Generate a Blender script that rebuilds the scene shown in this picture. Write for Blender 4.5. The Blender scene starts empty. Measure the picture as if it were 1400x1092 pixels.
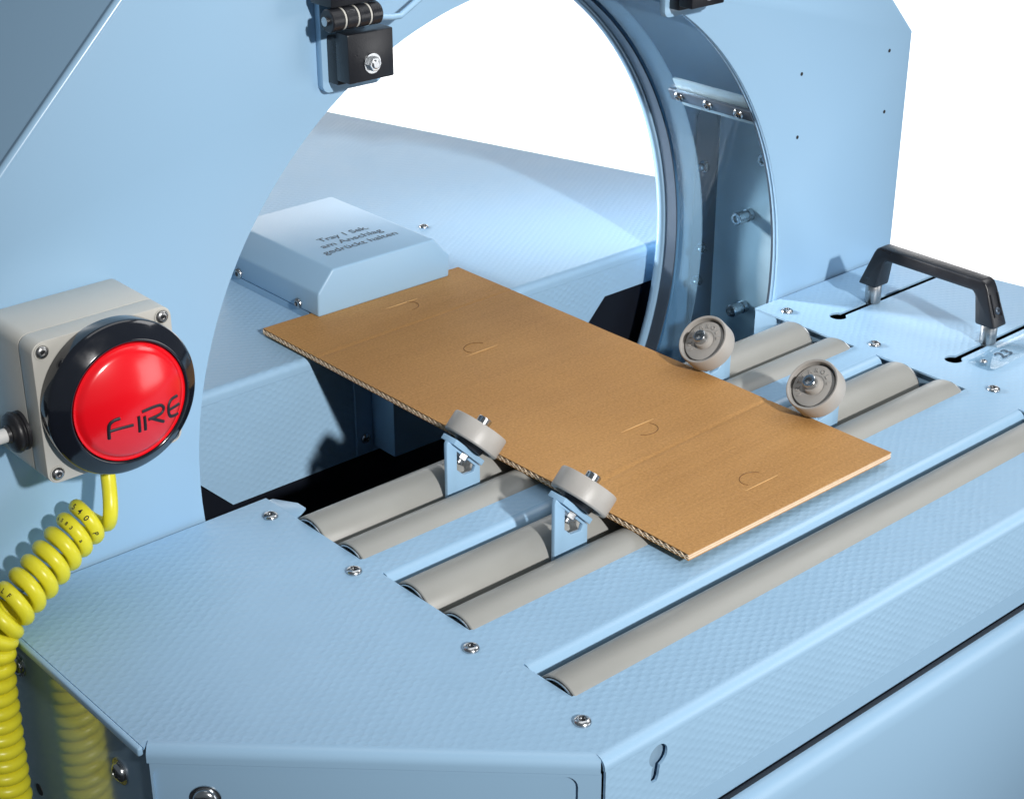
import bpy, bmesh, math, random
from mathutils import Vector, Matrix
from mathutils.geometry import tessellate_polygon
random.seed(7)
scene = bpy.context.scene
COL = scene.collection
R = math.radians

# ------------------------------------------------------------------ camera
cam_data = bpy.data.cameras.new('camera')
cam = bpy.data.objects.new('camera', cam_data)
COL.objects.link(cam)
cam_data.sensor_fit = 'HORIZONTAL'
cam_data.sensor_width = 36.0
cam_data.lens = 36.0 * 2305.72 / 1400.0
cam_data.shift_x = (700.0 - 720.706) / 1400.0
cam_data.shift_y = (535.64 - 546.0) / 1400.0
cam_data.clip_start = 0.02
cam_data.clip_end = 60.0
CAM_POS = Vector((-0.64404, -0.9056, 0.6713))
CM = ((0.744374, 0.287048, -0.602919), (-0.667759, 0.323344, -0.670483), (0.00249, 0.901694, 0.432368))
m = Matrix(CM).to_4x4()
m.translation = CAM_POS
cam.matrix_world = m
scene.camera = cam

# ------------------------------------------------------------------ world and studio lamps
w = bpy.data.worlds.new('World')
scene.world = w
w.use_nodes = True
bg = w.node_tree.nodes['Background']
bg.inputs[0].default_value = (0.78, 0.90, 1.0, 1)
bg.inputs[1].default_value = 0.145


def lamp(name, loc, target, power, size, size_y=None, shape='RECTANGLE', color=(1, 1, 1)):
    d = bpy.data.lights.new(name, 'AREA')
    d.shape = shape
    d.size = size
    if size_y:
        d.size_y = size_y
    d.energy = power
    d.color = color
    o = bpy.data.objects.new(name, d)
    COL.objects.link(o)
    o.location = loc
    o.rotation_euler = (Vector(target) - Vector(loc)).to_track_quat('-Z', 'Y').to_euler()
    return o


# hard studio flash from the front left, one weak overhead softbox, two lamps on the white sweep
kd = bpy.data.lights.new('key_flash', 'SPOT')
kd.energy = 910
kd.color = (1.0, 0.98, 0.95)
kd.shadow_soft_size = 0.09
kd.spot_size = R(21)
kd.spot_blend = 1.0
key = bpy.data.objects.new('key_flash', kd)
COL.objects.link(key)
key.location = (-0.62, -3.85, 2.12)
key.rotation_euler = (Vector((0.36, 0.30, -0.02)) - key.location).to_track_quat('-Z', 'Y').to_euler()
lamp('overhead_softbox', (0.35, 0.0, 1.7), (0.35, -0.05, 0.0), 7, 1.6, 0.9)
lamp('right_softbox', (1.60, -0.30, 1.35), (0.35, -0.12, 0.0), 9, 1.1, 0.7)
rl = lamp('ring_fill_lamp', (0.0, 1.35, 0.47), (0.70, 0.20, 0.11), 1.3, 0.2, 0.2)  # added out of sight behind the arch to brighten the ring interior
rl.data.spread = R(22)
lamp('fill_softbox', (2.2, -2.5, 0.1), (0.4, 0.3, 0.05), 20, 1.4, 1.4)
VA = Vector((0.6689, 0.7434, 0))      # horizontal viewing direction
VR = Vector((0.7434, -0.6689, 0))
BASE = Vector((CAM_POS.x, CAM_POS.y, 0))
for s in (-1, 1):
    p = BASE + VA * 2.75 + VR * (1.0 * s)
    t = BASE + VA * 3.75 + VR * (0.8 * s)
    bl = lamp('backdrop_lamp', (p.x, p.y, 0.70), (t.x, t.y, -0.10), 24, 1.4, 0.4)
    bl.data.spread = R(125)

vs = scene.view_settings
vs.view_transform = 'Standard'
vs.look = 'None'
vs.exposure = 0.0
vs.gamma = 1.0
vs.use_curve_mapping = False
scene.render.engine = 'CYCLES'
scene.cycles.max_bounces = 10
scene.cycles.transparent_max_bounces = 16
scene.cycles.caustics_reflective = False
scene.cycles.caustics_refractive = False


# ------------------------------------------------------------------ materials
def new_mat(name):
    mt = bpy.data.materials.new(name)
    mt.use_nodes = True
    return mt, mt.node_tree.nodes, mt.node_tree.links, mt.node_tree.nodes['Principled BSDF']


def math_node(n, l, op, a, b=None):
    x = n.new('ShaderNodeMath')
    x.operation = op
    for i, v in enumerate((a, b)):
        if v is None:
            continue
        if isinstance(v, (int, float)):
            x.inputs[i].default_value = v
        else:
            l.new(v, x.inputs[i])
    return x.outputs[0]


def simple(name, col, rough=0.5, metal=0.0, noise=0.0, nscale=60, bump=0.0, bscale=400, spec=0.5, rough_var=0.0, coat=0.0, coat_rough=0.06, specks=0.0):
    mt, n, l, b = new_mat(name)
    b.inputs['Base Color'].default_value = (*col, 1)
    b.inputs['Roughness'].default_value = rough
    b.inputs['Metallic'].default_value = metal
    b.inputs['Specular IOR Level'].default_value = spec
    b.inputs['Coat Weight'].default_value = coat
    b.inputs['Coat Roughness'].default_value = coat_rough
    tc = n.new('ShaderNodeTexCoord')
    if noise > 0 or rough_var > 0:
        nz = n.new('ShaderNodeTexNoise')
        nz.inputs['Scale'].default_value = nscale
        nz.inputs['Detail'].default_value = 5
        l.new(tc.outputs['Object'], nz.inputs['Vector'])
        if noise > 0:
            mx = n.new('ShaderNodeMix')
            mx.data_type = 'RGBA'
            mx.inputs['A'].default_value = (*[c * (1 - noise) for c in col], 1)
            mx.inputs['B'].default_value = (*[min(1, c * (1 + noise)) for c in col], 1)
            l.new(nz.outputs['Fac'], mx.inputs['Factor'])
            res = mx.outputs['Result']
            if specks > 0:      # a few tiny dark dust specks
                vo = n.new('ShaderNodeTexVoronoi')
                vo.inputs['Scale'].default_value = 16
                l.new(tc.outputs['Object'], vo.inputs['Vector'])
                sc = n.new('ShaderNodeSeparateColor')
                l.new(vo.outputs['Color'], sc.inputs[0])
                near = math_node(n, l, 'LESS_THAN', vo.outputs['Distance'], 0.016)
                rare = math_node(n, l, 'GREATER_THAN', sc.outputs[0], 0.55)
                m3 = n.new('ShaderNodeMix'); m3.data_type = 'RGBA'
                l.new(math_node(n, l, 'MULTIPLY', math_node(n, l, 'MULTIPLY', near, rare), specks), m3.inputs['Factor'])
                l.new(res, m3.inputs['A'])
                m3.inputs['B'].default_value = (*[c * 0.3 for c in col], 1)
                res = m3.outputs['Result']
            l.new(res, b.inputs['Base Color'])
        if rough_var > 0:
            mr = n.new('ShaderNodeMapRange')
            mr.inputs['From Min'].default_value = 0.3
            mr.inputs['From Max'].default_value = 0.7
            mr.inputs['To Min'].default_value = max(0.02, rough - rough_var)
            mr.inputs['To Max'].default_value = rough + rough_var
            l.new(nz.outputs['Fac'], mr.inputs['Value'])
            l.new(mr.outputs['Result'], b.inputs['Roughness'])
    if bump > 0:
        bz = n.new('ShaderNodeTexNoise')
        bz.inputs['Scale'].default_value = bscale
        bz.inputs['Detail'].default_value = 3
        l.new(tc.outputs['Object'], bz.inputs['Vector'])
        bp = n.new('ShaderNodeBump')
        bp.inputs['Strength'].default_value = bump
        bp.inputs['Distance'].default_value = 0.001
        l.new(bz.outputs['Fac'], bp.inputs['Height'])
        l.new(bp.outputs['Normal'], b.inputs['Normal'])
    return mt


BLUE = (0.308, 0.492, 0.678)


def embossed(name, axes, px=0.0125, py=0.0078, strength=0.25):
    """painted steel sheet rolled with a fine pattern of offset dashes"""
    mt, n, l, b = new_mat(name)
    b.inputs['Roughness'].default_value = 0.3
    tc = n.new('ShaderNodeTexCoord')
    sp = n.new('ShaderNodeSeparateXYZ')
    wob = n.new('ShaderNodeTexNoise')
    wob.inputs['Scale'].default_value = 55
    wob.inputs['Detail'].default_value = 1
    l.new(tc.outputs['Object'], wob.inputs['Vector'])
    va = n.new('ShaderNodeVectorMath')
    va.operation = 'MULTIPLY_ADD'
    l.new(wob.outputs['Color'], va.inputs[0])
    va.inputs[1].default_value = (0.0042, 0.0042, 0.0042)
    l.new(tc.outputs['Object'], va.inputs[2])
    l.new(va.outputs[0], sp.inputs[0])
    u = sp.outputs['XYZ'.index(axes[0])]
    v = sp.outputs['XYZ'.index(axes[1])]
    su = math_node(n, l, 'SINE', math_node(n, l, 'MULTIPLY', u, 2 * math.pi / px))
    sv = math_node(n, l, 'SINE', math_node(n, l, 'MULTIPLY', v, 2 * math.pi / py))
    h = math_node(n, l, 'MULTIPLY', su, sv)
    h = math_node(n, l, 'MAXIMUM', h, -0.25)
    nz = n.new('ShaderNodeTexNoise')
    nz.inputs['Scale'].default_value = 9
    nz.inputs['Detail'].default_value = 2
    l.new(tc.outputs['Object'], nz.inputs['Vector'])
    ramp = n.new('ShaderNodeMapRange')
    ramp.inputs['From Min'].default_value = 0.35
    ramp.inputs['From Max'].default_value = 0.65
    ramp.inputs['To Min'].default_value = 0.45
    ramp.inputs['To Max'].default_value = 1.0
    l.new(nz.outputs['Fac'], ramp.inputs['Value'])
    h = math_node(n, l, 'MULTIPLY', h, ramp.outputs['Result'])
    bp = n.new('ShaderNodeBump')
    bp.inputs['Strength'].default_value = strength
    bp.inputs['Distance'].default_value = 0.0008
    l.new(h, bp.inputs['Height'])
    l.new(bp.outputs['Normal'], b.inputs['Normal'])
    n2 = n.new('ShaderNodeTexNoise')
    n2.inputs['Scale'].default_value = 25
    n2.inputs['Detail'].default_value = 6
    l.new(tc.outputs['Object'], n2.inputs['Vector'])
    mx = n.new('ShaderNodeMix')
    mx.data_type = 'RGBA'
    mx.inputs['A'].default_value = (*[c * 0.96 for c in BLUE], 1)
    mx.inputs['B'].default_value = (*[c * 1.04 for c in BLUE], 1)
    l.new(n2.outputs['Fac'], mx.inputs['Factor'])
    l.new(mx.outputs['Result'], b.inputs['Base Color'])
    mr = n.new('ShaderNodeMapRange')
    mr.inputs['To Min'].default_value = 0.36
    mr.inputs['To Max'].default_value = 0.50
    l.new(n2.outputs['Fac'], mr.inputs['Value'])
    l.new(mr.outputs['Result'], b.inputs['Roughness'])
    return mt


M = {}
M['paint'] = simple('pale_blue_gloss_paint', BLUE, 0.27, noise=0.014, nscale=5, bump=0.02, bscale=320, specks=0.8)
M['paint_satin'] = simple('pale_blue_satin_paint', BLUE, 0.36, noise=0.012, nscale=5, bump=0.03, bscale=320)
M['paint_mirror'] = simple('pale_blue_high_gloss_paint', BLUE, 0.09, noise=0.02, nscale=14, spec=0.9, coat=1.0)
M['paint_mirror'].node_tree.nodes['Principled BSDF'].inputs['IOR'].default_value = 1.9
M['deck'] = embossed('embossed_blue_sheet_flat', 'XY')
M['deck_front'] = embossed('embossed_blue_sheet_upright', 'XZ')
M['black'] = simple('black_moulded_plastic', (0.012, 0.013, 0.017), 0.33, bump=0.15, bscale=900, rough_var=0.08, nscale=40)
M['black_gloss'] = simple('black_gloss_plastic', (0.008, 0.010, 0.016), 0.13, rough_var=0.06, nscale=70, coat=0.5)
M['black_paint'] = simple('black_painted_steel', (0.006, 0.008, 0.014), 0.4)
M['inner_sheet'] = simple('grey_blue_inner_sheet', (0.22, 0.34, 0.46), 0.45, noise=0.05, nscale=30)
M['rubber'] = simple('black_rubber', (0.015, 0.015, 0.018), 0.42, bump=0.1, bscale=500)
M['roller'] = simple('grey_roller_sleeve', (0.300, 0.302, 0.285), 0.42, noise=0.05, nscale=35, bump=0.05, bscale=500, rough_var=0.06)
M['wheel'] = simple('grey_moulded_wheel', (0.37, 0.355, 0.335), 0.42, noise=0.06, nscale=90, bump=0.12, bscale=700)
M['steel'] = simple('bright_zinc_steel', (0.50, 0.52, 0.54), 0.24, 1.0, noise=0.12, nscale=150, rough_var=0.08)
M['steel_dull'] = simple('brushed_steel', (0.42, 0.42, 0.42), 0.34, 1.0, noise=0.1, nscale=200, rough_var=0.08)
M['recess'] = simple('dark_recess', (0.03, 0.03, 0.032), 0.5, 0.6)
M['zinc'] = simple('galvanised_sheet', (0.84, 0.90, 0.90), 0.36, 0.3, noise=0.16, nscale=30, rough_var=0.08)
M['dark_steel'] = simple('dark_blued_steel', (0.10, 0.13, 0.17), 0.35, 0.5, noise=0.1, nscale=40)
M['abs'] = simple('light_grey_enclosure_plastic', (0.52, 0.51, 0.47), 0.4, noise=0.02, nscale=60, bump=0.06, bscale=800)
M['red'] = simple('red_lens_plastic', (0.80, 0.004, 0.012), 0.24, noise=0.05, nscale=20, coat=0.6, coat_rough=0.16)
M['ink'] = simple('black_print', (0.01, 0.012, 0.02), 0.5)
M['ink_grey'] = simple('dark_blue_grey_print', (0.05, 0.085, 0.13), 0.5)
M['yellow'] = simple('yellow_cable_jacket', (0.83, 0.76, 0.035), 0.33, noise=0.05, nscale=120, bump=0.05, bscale=600)
M['white'] = simple('white_cable_jacket', (0.72, 0.72, 0.71), 0.45)
M['floor'] = simple('dark_studio_floor', (0.05, 0.055, 0.065), 0.6, noise=0.2, nscale=6)
M['backdrop'] = simple('white_studio_paper', (0.9, 0.9, 0.9), 0.9)
M['ridge'] = None

# cardboard: kraft fibre flecks, faint flute banding along the sheet
mt, n, l, b = new_mat('kraft_cardboard')
tc = n.new('ShaderNodeTexCoord')
n1 = n.new('ShaderNodeTexNoise'); n1.inputs['Scale'].default_value = 420; n1.inputs['Detail'].default_value = 6; n1.inputs['Roughness'].default_value = 0.7
n2 = n.new('ShaderNodeTexNoise'); n2.inputs['Scale'].default_value = 7; n2.inputs['Detail'].default_value = 4
mp = n.new('ShaderNodeMapping'); mp.inputs['Scale'].default_value = (2.5, 75, 1)
l.new(tc.outputs['Object'], n1.inputs['Vector'])
l.new(tc.outputs['Object'], mp.inputs['Vector'])
n3 = n.new('ShaderNodeTexNoise'); n3.inputs['Scale'].default_value = 1; n3.inputs['Detail'].default_value = 3
l.new(mp.outputs['Vector'], n3.inputs['Vector'])
l.new(tc.outputs['Object'], n2.inputs['Vector'])
s1 = math_node(n, l, 'MULTIPLY', n1.outputs['Fac'], 0.64)
s2 = math_node(n, l, 'MULTIPLY', n2.outputs['Fac'], 0.25)
s3 = math_node(n, l, 'MULTIPLY', n3.outputs['Fac'], 0.11)
sm = math_node(n, l, 'ADD', math_node(n, l, 'ADD', s1, s2), s3)
cr = n.new('ShaderNodeValToRGB')
cr.color_ramp.elements[0].position = 0.36
cr.color_ramp.elements[0].color = (0.335, 0.165, 0.050, 1)
cr.color_ramp.elements[1].position = 0.64
cr.color_ramp.elements[1].color = (0.555, 0.300, 0.105, 1)
l.new(sm, cr.inputs['Fac'])
l.new(cr.outputs['Color'], b.inputs['Base Color'])
b.inputs['Roughness'].default_value = 0.62
b.inputs['Specular IOR Level'].default_value = 0.3
sv = n.new('ShaderNodeSeparateXYZ'); l.new(tc.outputs['Object'], sv.inputs[0])
fl = math_node(n, l, 'SINE', math_node(n, l, 'MULTIPLY', sv.outputs[1], 2 * math.pi / 0.0062))
hh = math_node(n, l, 'ADD', math_node(n, l, 'MULTIPLY', fl, 0.11), math_node(n, l, 'MULTIPLY', n1.outputs['Fac'], 0.25))
bp = n.new('ShaderNodeBump'); bp.inputs['Strength'].default_value = 0.35; bp.inputs['Distance'].default_value = 0.0006
l.new(hh, bp.inputs['Height'])
l.new(bp.outputs['Normal'], b.inputs['Normal'])
M['card'] = mt
M['card_core'] = simple('pale_cardboard_fluting', (0.86, 0.70, 0.52), 0.8, noise=0.15, nscale=300)
M['card_edge'] = simple('pale_cut_cardboard_edge', (0.70, 0.48, 0.31), 0.8, noise=0.15, nscale=300)
M['ridge_card'] = simple('pressed_kraft_ridge', (0.56, 0.33, 0.13), 0.7, noise=0.1, nscale=300)
M['slit'] = simple('dark_knife_slit', (0.16, 0.075, 0.025), 0.8)


# clear polycarbonate sheet
def clear(name, tint, fres_mul=1.0, rough=0.03, milk=None, milk_fac=0.0):
    mt, n, l, b = new_mat(name)
    n.remove(b)
    out = [x for x in n if x.type == 'OUTPUT_MATERIAL'][0]
    tr = n.new('ShaderNodeBsdfTransparent'); tr.inputs[0].default_value = (*tint, 1)
    gl = n.new('ShaderNodeBsdfGlossy'); gl.inputs['Roughness'].default_value = rough
    lw = n.new('ShaderNodeLayerWeight'); lw.inputs['Blend'].default_value = 0.5
    fc = math_node(n, l, 'POWER', lw.outputs['Facing'], 4.0)
    fc = math_node(n, l, 'ADD', math_node(n, l, 'MULTIPLY', fc, 0.75), 0.045)
    mx = n.new('ShaderNodeMixShader')
    l.new(math_node(n, l, 'MULTIPLY', fc, fres_mul), mx.inputs[0])
    base = tr.outputs[0]
    if milk:
        df = n.new('ShaderNodeBsdfDiffuse'); df.inputs[0].default_value = (*milk, 1)
        m2 = n.new('ShaderNodeMixShader'); m2.inputs[0].default_value = milk_fac
        l.new(base, m2.inputs[1]); l.new(df.outputs[0], m2.inputs[2])
        base = m2.outputs[0]
    l.new(base, mx.inputs[1]); l.new(gl.outputs[0], mx.inputs[2])
    l.new(mx.outputs[0], out.inputs['Surface'])
    return mt


M['clear'] = clear('clear_polycarbonate', (0.86, 0.93, 0.97), 0.75)
M['ridge'] = clear('frosted_guide_plastic', (0.80, 0.90, 0.96), 1.0, 0.2, (0.62, 0.71, 0.77), 0.25)
M['clear_plate'] = clear('clear_acrylic', (0.93, 0.97, 0.99), 0.9)


# ------------------------------------------------------------------ mesh helpers
def nb():
    return bmesh.new()


def obj(name, bm, mat, parent=None, smooth=None, bevel=0.0, seg=2):
    if bevel > 0:
        bmesh.ops.remove_doubles(bm, verts=bm.verts, dist=1e-6)
        bmesh.ops.recalc_face_normals(bm, faces=bm.faces)
        es = [e for e in bm.edges if len(e.link_faces) == 2 and e.calc_face_angle(0) > R(28)]
        if es:
            bmesh.ops.bevel(bm, geom=es, offset=bevel, offset_type='OFFSET', segments=seg, profile=0.5, affect='EDGES', clamp_overlap=True)
        if smooth is None:
            smooth = 40
    else:
        bmesh.ops.recalc_face_normals(bm, faces=bm.faces)
    me = bpy.data.meshes.new(name)
    bm.to_mesh(me)
    bm.free()
    if smooth is not None:
        me.polygons.foreach_set('use_smooth', [True] * len(me.polygons))
        me.set_sharp_from_angle(angle=R(smooth))
    me.materials.append(M[mat] if isinstance(mat, str) else mat)
    return link(name, me, parent)


def link(name, me, parent=None):
    o = bpy.data.objects.new(name, me)
    COL.objects.link(o)
    if parent is not None:
        o.parent = parent
        if parent.type == 'EMPTY':
            o.matrix_parent_inverse = Matrix.Translation(-parent.location)
    return o


def thing(name, label, cat, loc=(0, 0, 0), group=None):
    o = bpy.data.objects.new(name, None)
    COL.objects.link(o)
    o.empty_display_size = 0.05
    o.location = loc
    tag(o, label, cat, group)
    return o


def tag(o, label, cat, group=None):
    o['label'] = label
    o['category'] = cat
    if group:
        o['group'] = group
    return o


def box(bm, x0, x1, y0, y1, z0, z1):
    v = [bm.verts.new(p) for p in ((x0, y0, z0), (x1, y0, z0), (x1, y1, z0), (x0, y1, z0), (x0, y0, z1), (x1, y0, z1), (x1, y1, z1), (x0, y1, z1))]
    for f in ((0, 3, 2, 1), (4, 5, 6, 7), (0, 1, 5, 4), (1, 2, 6, 5), (2, 3, 7, 6), (3, 0, 4, 7)):
        bm.faces.new([v[i] for i in f])
    return bm


def prism(bm, outer, holes, fn, w0, w1):
    """flat plate with holes; fn(u, v, w) gives the point"""
    loops = [outer] + list(holes)
    tri = tessellate_polygon([[Vector((a, c, 0)) for a, c in lp] for lp in loops])
    flat = [p for lp in loops for p in lp]
    A = [bm.verts.new(fn(a, c, w0)) for a, c in flat]
    B = [bm.verts.new(fn(a, c, w1)) for a, c in flat]
    for t in tri:
        try:
            bm.faces.new([A[i] for i in t])
            bm.faces.new([B[i] for i in reversed(t)])
        except ValueError:
            pass
    k = 0
    for lp in loops:
        q = len(lp)
        for i in range(q):
            j = (i + 1) % q
            try:
                bm.faces.new([A[k + i], A[k + j], B[k + j], B[k + i]])
            except ValueError:
                pass
        k += q
    return bm


XY = lambda u, v, w: (u, v, w)
XZ = lambda u, v, w: (u, w, v)
YZ = lambda u, v, w: (w, u, v)


def circle(cx, cy, r, n=32, a0=0.0, a1=2 * math.pi, closed=True):
    q = n if closed else n - 1
    return [(cx + r * math.cos(a0 + (a1 - a0) * i / q), cy + r * math.sin(a0 + (a1 - a0) * i / q)) for i in range(n)]


def rrect(x0, x1, y0, y1, r, n=5):
    pts = []
    for cx, cy, a in ((x1 - r, y1 - r, 0), (x0 + r, y1 - r, 90), (x0 + r, y0 + r, 180), (x1 - r, y0 + r, 270)):
        for i in range(n + 1):
            t = R(a + 90.0 * i / n)
            pts.append((cx + r * math.cos(t), cy + r * math.sin(t)))
    return pts


def frame_of(axis):
    a = Vector(axis).normalized()
    u = a.orthogonal().normalized()
    if abs(a.z) < 0.99:
        u = Vector((0, 0, 1)).cross(a).normalized()
    return a, u, a.cross(u)


def lathe(bm, prof, origin=(0, 0, 0), axis=(0, 0, 1), n=32, closed=False):
    """prof: (radius, height along axis)"""
    a, u, v = frame_of(axis)
    o = Vector(origin)
    rings = []
    for r, h in prof:
        if r < 1e-7:
            rings.append([bm.verts.new(o + a * h)])
        else:
            rings.append([bm.verts.new(o + a * h + (u * math.cos(2 * math.pi * i / n) + v * math.sin(2 * math.pi * i / n)) * r) for i in range(n)])
    pairs = list(zip(rings, rings[1:]))
    if closed:
        pairs.append((rings[-1], rings[0]))
    for p, q in pairs:
        for i in range(n):
            j = (i + 1) % n
            if len(p) == 1 and len(q) == 1:
                continue
            if len(p) == 1:
                bm.faces.new((p[0], q[j], q[i]))
            elif len(q) == 1:
                bm.faces.new((p[i], p[j], q[0]))
            else:
                bm.faces.new((p[i], p[j], q[j], q[i]))
    return bm


def tube(bm, pts, r, n=10, cap=True):
    pts = [Vector(p) for p in pts]
    t0 = (pts[1] - pts[0]).normalized()
    u = t0.orthogonal().normalized()
    rings = []
    for i, p in enumerate(pts):
        a = pts[max(i - 1, 0)]
        c = pts[min(i + 1, len(pts) - 1)]
        t = (c - a).normalized()
        u = (u - t * u.dot(t)).normalized()
        v = t.cross(u)
        rr = r[i] if isinstance(r, (list, tuple)) else r
        rings.append([bm.verts.new(p + (u * math.cos(2 * math.pi * k / n) + v * math.sin(2 * math.pi * k / n)) * rr) for k in range(n)])
    for p, q in zip(rings, rings[1:]):
        for i in range(n):
            j = (i + 1) % n
            bm.faces.new((p[i], p[j], q[j], q[i]))
    if cap:
        bm.faces.new(list(reversed(rings[0])))
        bm.faces.new(rings[-1])
    return bm


def sweep(bm, p0, p1, out, prof):
    """closed profile of (out, z) swept along the straight line p0-p1"""
    p0 = Vector(p0); p1 = Vector(p1); out = Vector(out).normalized()
    A = [bm.verts.new(p0 + out * a + Vector((0, 0, z))) for a, z in prof]
    B = [bm.verts.new(p1 + out * a + Vector((0, 0, z))) for a, z in prof]
    q = len(prof)
    for i in range(q):
        j = (i + 1) % q
        bm.faces.new((A[i], A[j], B[j], B[i]))
    bm.faces.new(A[::-1])
    bm.faces.new(B)
    return bm


def bend_profile(r, drop, t=0.002, n=8):
    """sheet that leaves the deck flat, bends over radius r and drops"""
    outer = [(r * math.sin(R(90.0 * i / n)), r * math.cos(R(90.0 * i / n)) - r) for i in range(n + 1)]
    outer.append((r, -drop))
    inner = [(r - t, -drop)] + [((r - t) * math.sin(R(90.0 * i / n)), (r - t) * math.cos(R(90.0 * i / n)) - r) for i in range(n, -1, -1)]
    return outer + inner


def text_bm(body, size, align='CENTER', extrude=0.0, bold=0.0):
    cu = bpy.data.curves.new('text', 'FONT')
    cu.body = body
    cu.size = size
    cu.align_x = align
    cu.extrude = extrude
    cu.offset = bold
    cu.resolution_u = 4
    o = bpy.data.objects.new('text', cu)
    COL.objects.link(o)
    bpy.context.view_layer.update()
    dg = bpy.context.evaluated_depsgraph_get()
    me = bpy.data.meshes.new_from_object(o.evaluated_get(dg))
    bpy.data.objects.remove(o)
    bpy.data.curves.remove(cu)
    bm = bmesh.new()
    bm.from_mesh(me)
    bpy.data.meshes.remove(me)
    return bm


SCREW = [(0.0062, 0.0), (0.0062, 0.0008), (0.0058, 0.0018), (0.0047, 0.0027), (0.0032, 0.0032), (0.0029, 0.0032), (0.0027, 0.0014), (0.0, 0.0014)]


def screw(pos, parent, axis=(0, 0, 1), scale=1.0, name='screw', mat='steel', washer=0.0):
    bm = nb()
    pr = [(r * scale, h * scale) for r, h in SCREW]
    if washer:
        lathe(bm, [(washer, 0), (washer, 0.001), (0.0, 0.001)], pos, axis, 28)
        pr = [(r, h + 0.001) for r, h in pr]
    lathe(bm, pr, pos, axis, 24)
    s = obj(name, bm, mat, parent, 35)
    rb = nb()
    a, u, v = frame_of(axis)
    o = Vector(pos) + a * ((0.0015 * scale) + (0.001 if washer else 0))
    star = []
    for i in range(12):
        rr = (0.0026 if i % 2 == 0 else 0.0017) * scale
        star.append(rb.verts.new(o + (u * math.cos(i * math.pi / 6) + v * math.sin(i * math.pi / 6)) * rr))
    rb.faces.new(star)
    obj('drive_recess', rb, 'recess', s)
    return s


# ------------------------------------------------------------------ the white studio sweep
FZ = -0.9


def strip(name, prof, half, mat, kind='structure'):
    b_ = nb()
    L = [b_.verts.new(BASE + VA * d + VR * -half + Vector((0, 0, z))) for d, z in prof]
    Q = [b_.verts.new(BASE + VA * d + VR * half + Vector((0, 0, z))) for d, z in prof]
    for i in range(len(prof) - 1):
        b_.faces.new((L[i], Q[i], Q[i + 1], L[i + 1]))
    o_ = obj(name, b_, mat, None, 60)
    o_['kind'] = kind
    return o_


strip('studio_backdrop', [(3.0, FZ + 0.004), (3.35, FZ + 0.004)] + [(3.35 + 0.4 * math.sin(R(a)), FZ + 0.404 - 0.4 * math.cos(R(a))) for a in range(10, 90, 10)] + [(3.75, FZ + 0.41), (3.75, 1.1)], 2.1, 'backdrop')
strip('studio_floor', [(-3.0, FZ), (6.0, FZ)], 5.0, 'floor')

# ------------------------------------------------------------------ arch housing
YP = 0.1315
YR = 0.300
RC = (0.29, 0.029)
RH = 0.3465
arch = thing('arch_housing', 'tall pale blue steel arch housing with a big round opening lined in clear plastic', 'machine housing', (0.29, 0.2, FZ))
OUT = [(-0.249, FZ), (0.829, FZ), (0.829, 0.2465), (0.575, 0.5005), (0.005, 0.5005), (-0.249, 0.2465)]
hole = circle(RC[0], RC[1], RH, 160)
bm = nb()
prism(bm, OUT, [hole], XZ, YP, YP + 0.003)
obj('front_panel', bm, 'paint', arch, bevel=0.0006, seg=2)
bm = nb()
prism(bm, OUT, [circle(RC[0], RC[1], 0.3505, 160)], XZ, YR - 0.003, YR)
obj('rear_panel', bm, 'paint', arch)


def wall_between(a, c, y0, y1, t=0.0025):
    a = Vector((a[0], 0, a[1])); c = Vector((c[0], 0, c[1]))
    d = (c - a).normalized()
    nrm = Vector((-d.z, 0, d.x))
    b_ = nb()
    vs_ = []
    for p in (a, c):
        for off in (0, t):
            for y in (y0, y1):
                q = p + nrm * off
                vs_.append(b_.verts.new((q.x, y, q.z)))
    for f in ((0, 1, 3, 2), (4, 6, 7, 5), (0, 4, 5, 1), (2, 3, 7, 6), (0, 2, 6, 4), (1, 5, 7, 3)):
        b_.faces.new([vs_[i] for i in f])
    return b_


for i in range(1, 6):
    obj('housing_wall', wall_between(OUT[i], OUT[(i + 1) % 6], YP + 0.0080, YR - 0.0035), 'paint', arch)
# folded seam behind the sloping edge of the front panel
for i in (2, 4):
    a, c = Vector(OUT[i]), Vector(OUT[i + 1])
    bm = nb()
    tube(bm, [(a.x, YP + 0.0040, a.y), (c.x, YP + 0.0040, c.y)], 0.0039, 14)
    obj('folded_edge', bm, 'paint', arch, 60)

# inside rims, clear liner, guide strip


def ring(bm, prof, n=160):
    """profile of (radius, y) turned about the axis of the opening"""
    lathe(bm, prof, (RC[0], 0, RC[1]), (0, 1, 0), n, closed=True)
    return bm


def torus_prof(r, y, a, c, n=14):
    return [(r + a * math.cos(2 * math.pi * i / n), y + c * math.sin(2 * math.pi * i / n)) for i in range(n)]


bm = nb(); ring(bm, torus_prof(0.3475, 0.2995, 0.0038, 0.0058))
obj('rear_rim_trim', bm, 'paint_mirror', arch, 60)
bm = nb(); ring(bm, [(0.3478, 0.2775), (0.3495, 0.2775), (0.3495, 0.293), (0.3478, 0.293)])
obj('rear_rim_band', bm, 'dark_steel', arch, 60)
bm = nb(); ring(bm, torus_prof(0.3488, 0.1375, 0.0022, 0.0030))
obj('front_rim_trim', bm, 'paint_mirror', arch, 60)
bm = nb(); ring(bm, [(0.3495, 0.1405), (0.3520, 0.1405), (0.3520, 0.1445), (0.3495, 0.1445)])
obj('front_rim_band', bm, 'dark_steel', arch, 60)
bm = nb(); ring(bm, [(0.3520, 0.2440), (0.3535, 0.2440), (0.3535, 0.2765), (0.3520, 0.2765)])
obj('guide_strip', bm, 'ridge', arch, 60)
bm = nb(); ring(bm, [(0.3500, 0.1375), (0.3500, 0.295)][::1] + [(0.3506, 0.295), (0.3506, 0.1375)])
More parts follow.
